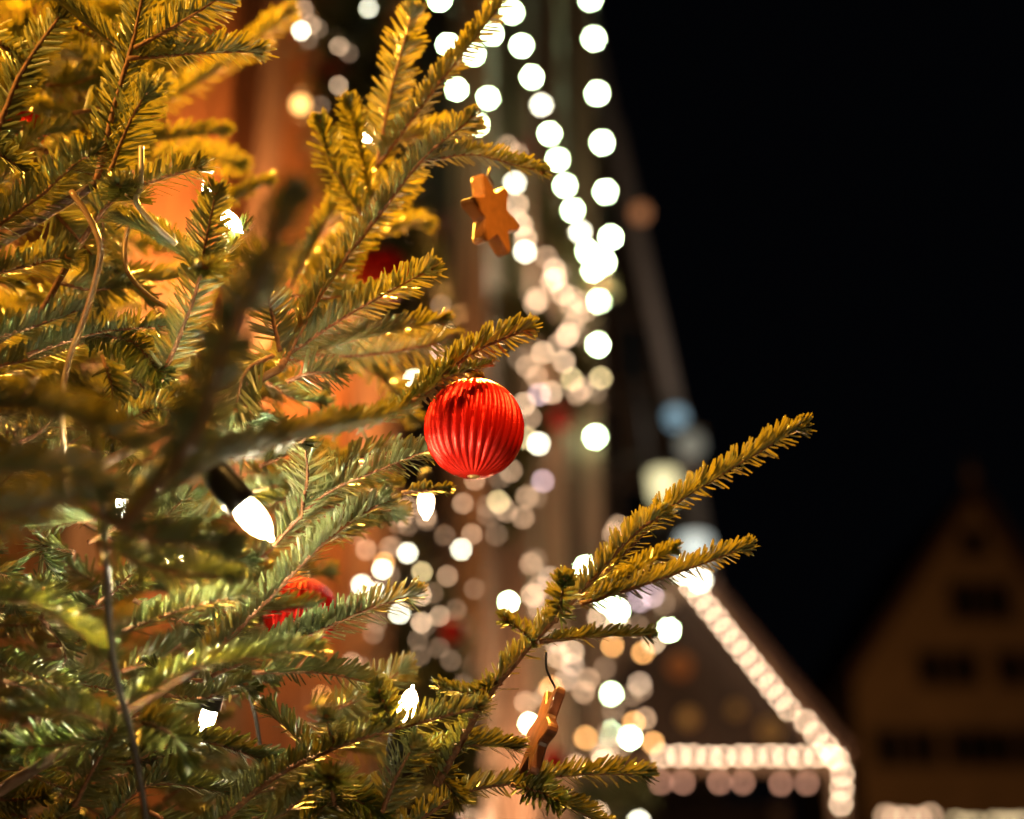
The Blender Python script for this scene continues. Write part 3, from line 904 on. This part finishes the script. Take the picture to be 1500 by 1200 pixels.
def wall_lantern(px, py, y, r, m, label, square=False):
    c = onY(px, py, y)
    t = thing('lantern', c, label, 'lantern', 'lanterns along the dark house')
    b = MB()
    if square:
        b.lathe(c - Vector((0, 0, r)), (0, 0, 1), [(0, r * .7), (r * .1, r * .8), (r * 1.8, r), (r * 2, r * .9)], 6)
    else:
        b.lathe(c - Vector((0, 0, r)), (0, 0, 1), [(r - r * math.cos(a), max(.002, r * math.sin(a))) for a in np.linspace(0.02, math.pi - .02, 14)], 20)
    b.build('globe', m, t, not square)
    b = MB(); b.lathe(c + Vector((0, 0, r * .95)), (0, 0, 1), [(0, r * 1.05), (r * .2, r * .8), (r * .5, r * .2), (r * .6, r * .05)], 12)
    b.build('hood', M_LAMPM, t, True)
    b = MB(); b.tube([c + Vector((0, 0, r * 1.5)), c + Vector((-r, .0, r * 2.0)), c + Vector((-r * 2.5, .0, r * 1.9)), c + Vector((-r * 3.2, 0, r * .6))], r * .12, 8)
    b.build('bracket', M_LAMPM, t, True)


wall_lantern(990, 612, 11.2, .085, glow('lantern_blue', (.16, .31, .40), 1.2), 'pale blue lantern at the dark house edge above the right bough')
wall_lantern(1012, 652, 11.0, .11, glow('reflection_glow_grey', (.12, .15, .14), .7), 'faint grey green reflection just below the blue lantern')  # glowing globe stands in for faint reflections off the lamp bracket
wall_lantern(972, 712, 10.6, .12, glow('lantern_yellow', (.80, .72, .38), 1.25), 'pale yellow lantern behind the right hand fir bough', True)
wall_lantern(1018, 808, 10.2, .12, glow('lantern_white', (.62, .70, .66), 1.0), 'white lantern above the lit gable behind the dark twig', True)
wall_lantern(938, 312, 11.3, .075, glow('lantern_orange', (.62, .20, .06), .55), 'dim orange lantern high on the dark house edge')
wall_lantern(440, 153, 3.0, .016, glow('lantern_amber', (1.0, .50, .14), 5), 'small amber lantern glowing beside the orange kiosk')

# gabled house across the square
def gable_house():
    y = 38
    t = thing('gabled_house', onY(1425, 1600, y), 'far ochre gabled house with dark windows against the night sky', 'house')
    t.location.z = 0
    pts = [onY(1246, 1700, y), onY(1606, 1700, y), onY(1604, 1000, y), onY(1425, 732, y), onY(1250, 1000, y)]
    pts[0].z = 0; pts[1].z = 0; pts[0].x = pts[4].x; pts[1].x = pts[2].x
    b = MB(); b.prism(pts, (0, 9, 0)); b.build('wall', M_PLASTER, t)
    b = MB()
    for q in ((2, 3), (3, 4)):
        a_, b_ = pts[q[0]], pts[q[1]]
        n_ = (b_ - a_).normalized()
        up = Vector((-n_.z, 0, n_.x)); up = up if up.z > 0 else -up
        b.prism([a_ + up * .02 - n_ * .35 + Vector((0, -.35, 0)), b_ + up * .02 + n_ * .02 + Vector((0, -.35, 0)), b_ + up * .32 + n_ * .02 + Vector((0, -.35, 0)), a_ + up * .32 - n_ * .35 + Vector((0, -.35, 0))], (0, 9.6, 0))
    b.build('roof', M_ROOF, t)
    b = MB(); b.lathe(pts[3] + Vector((0, -.1, .2)), (0, 0, 1), [(0, .16), (.25, .12), (.4, .2), (.6, .16), (.8, .05), (1.1, .02)], 10)
    b.build('finial', M_PLASTER, t, True)
    for x0, x1, y0, y1 in ((1410, 1440, 782, 812), (1396, 1432, 858, 906), (1440, 1474, 858, 906), (1348, 1384, 958, 1002), (1390, 1426, 958, 1002), (1464, 1500, 958, 1002), (1506, 1540, 958, 1002),
                           (1284, 1324, 1072, 1120), (1330, 1368, 1072, 1120), (1392, 1430, 1072, 1120), (1440, 1482, 1072, 1120), (1502, 1545, 1072, 1120)):
        p, q = onY(x0, y1, y), onY(x1, y0, y)
        c = (p + q) / 2; c.y = y - .03
        sx, sz = abs(q.x - p.x), abs(q.z - p.z)
        b = MB(); b.box(c, (sx, .08, sz)); wn = b.build('window', M_GLASS, t)
        fr = MB()
        for s in (-1, 1):
            fr.box(c + Vector((s * (sx / 2 + .05), -.03, 0)), (.1, .12, sz + .2)); fr.box(c + Vector((0, -.03, s * (sz / 2 + .05))), (sx, .1, .1))
        fr.box(c + Vector((0, -.03, 0)), (.06, .09, sz))
        o = fr.build('frame', M_FRAME, None); o.parent = wn; o.matrix_parent_inverse = parent_inv(wn)
gable_house()

# gabled stall outlined in bulbs
YS = 9.6
def gable_stall():
    ap, er, el = onY(1006, 832, YS), onY(1240, 1112, YS), onY(772, 1112, YS)
    t = thing('gabled_stall', Vector((ap.x, YS, 0)), 'brown market stall whose gable and eaves are outlined in bulbs', 'stall')
    b = MB()
    n = 18
    for i in range(n):          # upright gable boards
        x0 = el.x + (er.x - el.x) * i / n + .004; x1 = el.x + (er.x - el.x) * (i + 1) / n
        hz = lambda x: el.z + (ap.z - el.z) * (1 - abs(x - ap.x) / (er.x - ap.x))
        b.prism([Vector((x0, YS + .1, el.z)), Vector((x1, YS + .1, el.z)), Vector((x1, YS + .1, max(el.z + .01, hz(x1)))), Vector((x0, YS + .1, max(el.z + .01, hz(x0))))], (0, .03, 0))
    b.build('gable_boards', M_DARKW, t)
    for a_, b_ in ((ap, er), (el, ap)):
        d = (b_ - a_).normalized(); up = Vector((-d.z, 0, d.x)); up = up if up.z > 0 else -up
        m = MB(); m.prism([a_ + up * .03, b_ + up * .03, b_ + up * .09, a_ + up * .09], (0, 2.4, 0)); m.build('roof_slope', M_ROOF, t)
        m = MB(); m.beam(a_ + Vector((0, .03, 0)) - up * .04, b_ + Vector((0, .03, 0)) - up * .04, .10, .04, up); m.build('bargeboard', M_POST, t)
    m = MB(); m.beam(el + Vector((0, .03, -.02)), er + Vector((0, .03, -.02)), .12, .05, Vector((0, 0, 1))); m.build('eaves_beam', M_POST, t)
    for x in (er.x - .06, el.x + .06):
        for yy in (YS + .07, YS + 2.2):
            m = MB(); m.box((x, yy, (er.z - .1) / 2), (.1, .1, er.z - .1)); m.build('post', M_POST, t)
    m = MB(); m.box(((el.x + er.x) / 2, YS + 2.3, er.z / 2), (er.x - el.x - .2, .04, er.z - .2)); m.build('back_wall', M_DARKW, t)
    m = MB(); m.box(((el.x + er.x) / 2, YS + .2, .95), (er.x - el.x - .3, .5, .06)); m.build('counter', M_POST, t)
    c = onY(995, 975, YS + .02)
    o = thing('round_ornament', c, 'orange gingerbread round hanging in the dark gable', 'ornament')
    m = MB(); m.lathe(c + Vector((0, .02, 0)), (0, -1, 0), [(0, .075), (.01, .085), (.03, .085), (.04, .075)], 24); m.build('disc', M_STAR, o, True)
    m = MB(); m.tube([c + Vector((0, 0, .085)), c + Vector((0, .03, .28))], .004, 6); m.build('cord', M_WIRE, o)
gable_stall()
for px, py, r, lab in ((1008, 1052, .06, 'small gold ornament above the level row of bulbs at left'), (1128, 1070, .075, 'small gold ornament in the gable corner near the right eaves'), (1078, 1040, .05, 'small gold ornament in the middle of the dark gable')):
    c = onY(px, py, YS + .02)
    o = thing('straw_ornament', c, lab, 'ornament', 'small gold ornaments on the gabled stall')
    m = MB(); m.lathe(c + Vector((0, .02, 0)), (0, -1, 0), [(0, r * .9), (.01, r), (.03, r), (.04, r * .9)], 10); m.build('disc', M_CAP, o, False)
    m = MB(); m.tube([c + Vector((0, 0, r)), c + Vector((0, .03, r + .1))], .003, 6); m.build('cord', M_WIRE, o)

# low stall far right, only its lit top shows
def far_stall():
    y = 20
    a, b = onY(1270, 1205, y), onY(1560, 1205, y)
    t = thing('distant_stall', Vector(((a.x + b.x) / 2, y, 0)), 'distant stall below the gabled house with glowing bulbs on top', 'stall')
    m = MB(); m.box(((a.x + b.x) / 2, y + 1, a.z - .15), (b.x - a.x, 2, .2)); m.build('roof', M_ROOF, t)
    m = MB(); m.box(((a.x + b.x) / 2, y + 1, (a.z - .3) / 2), (b.x - a.x - .3, 1.7, a.z - .3)); m.build('wall', M_DARKW, t)
far_stall()


# ------------------------------------------------------------------ strings of bulbs
SPH = {}
def bulb_mesh(code):
    if code not in SPH:
        b = MB()
        b.lathe((0, 0, -1), (0, 0, 1), [(1 - math.cos(a), max(.03, math.sin(a))) for a in np.linspace(.03, math.pi - .03, 9)], 14)
        me = bpy.data.meshes.new('bulb'); me.from_pydata(b.v, [], b.f); me.materials.append(GL[code])
        me.polygons.foreach_set('use_smooth', [True] * len(me.polygons))
        SPH[code] = me
    return SPH[code]


BLUR = 43.0
def kY(py, y):
    return y / (math.cos(PITCH) - (600 - py) / F * math.sin(PITCH)) / D0


def light_string(label, items, k, cable=True, group=None, scale=1.0, y=None):
    """items: (px, py, code[, k]) ; a cable runs through them in order"""
    pts = []
    t = thing('light_string', P(items[0][0], items[0][1], items[0][3] if len(items[0]) > 3 else k), label, 'light string', group)
    for it in items:
        kk = it[3] if len(it) > 3 else (k if y is None else kY(it[1], y))
        c = P(it[0], it[1], kk)
        pts.append(c)
        d_px = .2 * BLUR * (1 - 1 / kk) * scale
        o = bpy.data.objects.new('bulb', bulb_mesh(it[2]))
        C.objects.link(o)
        r = d_px / F * kk * D0 / 2
        o.location = c - t.location
        o.scale = (r, r, r)
        o.parent = t
    if len(pts) > 1:
        b = MB()
        off = Vector((0, .025, .02))
        b.tube([p + off for p in pts], .004, 6)
        b.build('cable', M_WIRE, t, True)
    return t


GS = 'strings of bulbs on the kiosks'
light_string('string of brilliant white bulbs hanging straight down beside the night sky', [(865, -2, 'H'), (870, 57, 'H'), (875, 137, 'H'), (882, 209, 'H'), (887, 281, 'H'), (895, 348, 'H'), (885, 385, 'H'), (878, 441, 'H'), (876, 505, 'H'), (872, 640, 'H')], 7.5, group=GS)
light_string('string of brilliant white bulbs slanting down to the hanging string', [(750, 18, 'H'), (764, 67, 'H'), (779, 113, 'H'), (793, 154, 'W'), (805, 196, 'H'), (817, 234, 'H'), (828, 272, 'H'), (839, 308, 'H'), (850, 340, 'W'), (861, 369, 'H'), (869, 396, 'H')], 5.9, group=GS)
light_string('short cluster string of white bulbs behind the top fir sprig', [(644, 0, 'H'), (721, 50, 'H'), (694, 80, 'H'), (656, 66, 'H'), (669, 131, 'H'), (715, 144, 'H'), (700, 183, 'H')], 5.2, group=GS)
light_string('chain of cream bulbs right of the star biscuit', [(743, 215, 'D'), (757, 226, 'D'), (754, 268, 'W'), (758, 300, 'C'), (764, 330, 'C'), (757, 322, 'D'), (770, 350, 'C'), (769, 369, 'W'), (800, 377, 'D'), (812, 395, 'C'), (808, 412, 'C'), (814, 408, 'C'), (824, 430, 'C'), (790, 440, 'D'), (783, 445, 'D'), (785, 437, 'D'), (838, 436, 'D'), (852, 443, 'D'), (820, 400, 'F')], 5.2, group=GS)
light_string('crowded knot of cream bulbs above the red bauble', [(836, 447, 'D'), (858, 455, 'D'), (846, 462, 'D'), (838, 478, 'D'), (832, 490, 'C'), (828, 494, 'D'), (847, 490, 'F'), (818, 505, 'D'), (795, 517, 'C'), (772, 537, 'D'), (786, 552, 'D'), (826, 530, 'C'), (838, 556, 'Y'), (852, 570, 'D'), (880, 554, 'Y'), (866, 565, 'F'), (845, 577, 'D'), (872, 575, 'F'), (760, 525, 'F'), (790, 578, 'V'), (808, 575, 'C'), (768, 592, 'C'), (776, 612, 'D'), (772, 642, 'Y'), (789, 650, 'W'), (795, 705, 'V')], 5.0, group=GS)
light_string('loose chain of dim bulbs below the red bauble', [(748, 690, 'D'), (732, 700, 'F'), (730, 735, 'Y'), (741, 748, 'D'), (714, 742, 'F'), (715, 755, 'F'), (766, 758, 'D'), (772, 728, 'D'), (785, 728, 'F'), (727, 783, 'F'), (778, 826, 'D'), (785, 820, 'F'), (790, 860, 'D'), (780, 872, 'C'), (790, 892, 'D'), (798, 885, 'F')], 4.8, group=GS)
light_string('string of pale bulbs at the top left kiosk corner', [(445, 14, 'D'), (441, 45, 'W'), (456, 36, 'D'), (466, 42, 'F'), (452, 58, 'F'), (497, 69, 'C'), (511, 78, 'F'), (495, 126, 'C'), (470, 155, 'F'), (540, 12, 'W')], 3.2, group=GS)
light_string('string of white bulbs peeping between the needles left of the bauble', [(571, 356, 'W'), (604, 340, 'D'), (602, 376, 'F'), (555, 390, 'V'), (530, 318, 'C'), (645, 445, 'D'), (650, 483, 'Y'), (645, 515, 'V'), (655, 506, 'F'), (602, 490, 'W'), (606, 556, 'W')], 3.6, group=GS)
light_string('string of round bulbs hanging below the bauble on the kiosk front', [(624, 756, 'D'), (590, 757, 'D'), (598, 770, 'F'), (576, 800, 'F'), (563, 824, 'O'), (597, 810, 'W'), (560, 834, 'W'), (571, 842, 'F'), (530, 857, 'W'), (618, 838, 'Y'), (551, 868, 'W'), (617, 872, 'C'), (617, 912, 'C'), (612, 938, 'F'), (668, 893, 'F'), (515, 971, 'D')], 3.6, group=GS)
light_string('string of large white lamps glowing behind the lower fir sprays', [(675, 805, 'W'), (585, 898, 'W'), (745, 882, 'H'), (775, 1060, 'H'), (514, 1040, 'W'), (470, 1020, 'O'), (770, 1030, 'D')], 3.9, group=GS)
light_string('string of bright bulbs crossing behind the right hand bough', [(858, 832, 'H'), (906, 772, 'D'), (900, 782, 'D'), (888, 880, 'H'), (905, 895, 'H'), (878, 905, 'C'), (936, 880, 'V'), (955, 873, 'V'), (972, 884, 'F'), (905, 915, 'C'), (980, 923, 'H'), (958, 940, 'C'), (838, 955, 'C'), (818, 962, 'C')], 6.0, group=GS)
light_string('string of white and peach bulbs right of the edge-on star', [(937, 1002, 'G'), (895, 1017, 'H'), (893, 1073, 'H'), (923, 1081, 'H'), (858, 1081, 'O'), (890, 1096, 'G'), (884, 1115, 'C'), (800, 1020, 'D'), (875, 1192, 'C'), (936, 1204, 'W'), (650, 1180, 'W'), (640, 1195, 'D')], 6.0, group=GS)
it = [(1012 + i * 13.0, 858 + i * 16.4, 'B') for i in range(12)] + [(1180, 1057, 'B'), (1195, 1075, 'B'), (1211, 1093, 'B'), (1227, 1112, 'B'), (1234, 1134, 'B'), (1233, 1156, 'B'), (1232, 1178, 'B')]
light_string('close row of cream bulbs down the slope of the stall gable', it, 7.0, y=YS - .06, group='bulbs outlining the gabled stall', scale=.72)
light_string('close row of cream bulbs level along the stall eaves', [(970 + i * 22.5 + random.uniform(-2, 2), 1108 + random.uniform(-1.5, 1.5), 'B') for i in range(12)], 7.0, y=YS - .08, group='bulbs outlining the gabled stall', scale=.72)
light_string('scattered dim warm bulbs low in the middle behind the fir tips', [(random.uniform(520, 700), random.uniform(700, 1010), random.choice('FFDDC')) for i in range(24)], 3.7, group=GS)
light_string('scattered dim warm bulbs behind the fork of the right hand bough', [(random.uniform(760, 960), random.uniform(800, 1130), random.choice('FFDDGO')) for i in range(24)], 5.0, group=GS)
light_string('row of dim salmon bulbs under the stall eaves', [(968, 1146, 'S'), (1000, 1146, 'S'), (1054, 1146, 'S'), (1088, 1146, 'S'), (1144, 1148, 'S'), (1182, 1147, 'S')], 8.0, y=YS + .15, group='bulbs outlining the gabled stall')
light_string('row of pale bulbs on the distant stall at the lower right corner', [(1296 + i * 16 + random.uniform(-3, 3), 1198 + random.uniform(-3, 3), 'D') for i in range(5)] + [(1400 + i * 15, 1205 + random.uniform(-3, 3), 'E') for i in range(3)] + [(1456 + i * 14, 1207 + random.uniform(-3, 3), 'E') for i in range(4)], 17.0, group='bulbs on the distant stall')
# big round warm lamp glow behind the gable's top
light_string('pair of strong lamps at the top of the gabled stall', [(1000, 838, 'W'), (1025, 850, 'W')], 9.0, y=YS - .15, group='bulbs outlining the gabled stall', scale=1.2)

# ------------------------------------------------------------------ garlands and bows
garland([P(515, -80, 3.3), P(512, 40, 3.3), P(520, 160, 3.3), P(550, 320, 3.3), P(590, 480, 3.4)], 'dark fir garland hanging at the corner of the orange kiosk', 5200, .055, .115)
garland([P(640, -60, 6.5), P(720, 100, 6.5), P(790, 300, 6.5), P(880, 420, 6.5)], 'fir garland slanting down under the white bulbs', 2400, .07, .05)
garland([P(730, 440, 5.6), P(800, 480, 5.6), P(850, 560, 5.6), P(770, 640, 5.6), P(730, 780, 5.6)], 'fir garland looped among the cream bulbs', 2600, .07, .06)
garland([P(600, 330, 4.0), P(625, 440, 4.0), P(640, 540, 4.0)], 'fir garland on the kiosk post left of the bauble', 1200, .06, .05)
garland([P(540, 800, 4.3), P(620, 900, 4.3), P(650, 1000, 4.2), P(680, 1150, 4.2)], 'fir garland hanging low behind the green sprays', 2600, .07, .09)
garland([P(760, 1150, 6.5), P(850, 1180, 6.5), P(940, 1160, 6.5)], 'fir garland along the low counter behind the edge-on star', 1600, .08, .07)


def bow(px, py, k, s, label):
    c = P(px, py, k)
    t = thing('ribbon_bow', c, label, 'bow', 'red bows on the kiosks')
    for sgn in (-1, 1):
        lp = [Vector((0, 0, 0))] + [Vector((sgn * s * (.55 + .5 * math.sin(a)), -.2 * s * math.sin(2 * a), s * .42 * math.cos(a))) for a in np.linspace(.5, 2.6, 8)] + [Vector((0, 0, 0))]
        m = MB()
        for p, q in zip(lp[:-1], lp[1:]):
            m.beam(c + p, c + q, .28 * s, .02 * s, Vector((0, 1, .1)))
        m.build('loop', M_RIBBON, t)
        m = MB(); m.beam(c, c + Vector((sgn * s * .45, -.05 * s, -1.25 * s)), .28 * s, .02 * s, Vector((1, 0, 0))); m.build('tail', M_RIBBON, t)
    m = MB(); m.box(c + Vector((0, -.06 * s, 0)), (.25 * s, .25 * s, .25 * s)); m.build('knot', M_RIBBON, t)


bow(478, 95, 3.1, .055, 'dark red ribbon bow between the pale bulbs at the top')
bow(525, 20, 3.3, .05, 'dark red ribbon bow at the top edge right of the first bow')
bow(640, 325, 4.1, .05, 'dark red ribbon bow left of the star biscuit')
bow(768, 210, 6.3, .07, 'dark red ribbon bow beside the slanting white bulbs')
bow(660, 460, 4.2, .04, 'dark red ribbon bow above the bauble twig')


# ------------------------------------------------------------------ light
def point(name, loc, col, e, r=.08, spot=None, aim=None):
    l = bpy.data.lights.new(name, 'SPOT' if spot else 'POINT')
    l.color = col; l.energy = e; l.shadow_soft_size = r
    o = bpy.data.objects.new(name, l); C.objects.link(o); o.location = loc
    if spot:
        l.spot_size = math.radians(spot); l.spot_blend = 1.0
        o.rotation_euler = (Vector(aim) - Vector(loc)).to_track_quat('-Z', 'Y').to_euler()
    return o


TC = P(400, 600, 1.0)
point('street_lamp_light', (-.75, 1.82, 2.95), (1.0, .45, .045), 950, .05, 100, (-.45, .85, 2.25))
point('street_lamp_light', (-.05, 2.0, 3.0), (1.0, .47, .05), 900, .05, 74, (.02, .95, 2.42))
point('street_lamp_light', (-1.3, .3, 2.9), (1.0, .50, .09), 210, .08, 26, (-.02, 1.2, 2.10))
point('street_lamp_light', (.4, .4, 3.2), (1.0, .52, .12), 170, .06, 24, (-.03, 1.08, 2.02))
point('front_fill_light', (-.1, -1.6, 1.2), (1.0, .86, .62), 4.5, .25)  # added fill from behind the camera to lift the needle fronts
point('front_fill_light', (.22, .55, .9), (1.0, .86, .55), 6, .06)  # unseen stall lamp below the frame, lights the bauble from underneath
point('kiosk_lamp_light', (-1.15, 2.5, 1.8), (1.0, .56, .22), 26, .06)
point('kiosk_lamp_light', (-.50, 3.75, 3.3), (1.0, .42, .13), 78, .06)
point('kiosk_lamp_light', (.35, 5.8, 2.0), (1.0, .58, .33), 80, .1)
point('kiosk_lamp_light', (.55, 6.6, 4.6), (1.0, .68, .42), 40, .1)
point('square_facade_light', (8, 27, 6), (1.0, .50, .17), 330, .3)
point('square_facade_light', (1.3, 9.0, 2.5), (1.0, .48, .22), 5, .1)
point('square_facade_light', (2.9, 12.2, 7.0), (1.0, .80, .66), 22, .2)  # added light to brighten the dark house's edge; no lamp stands there
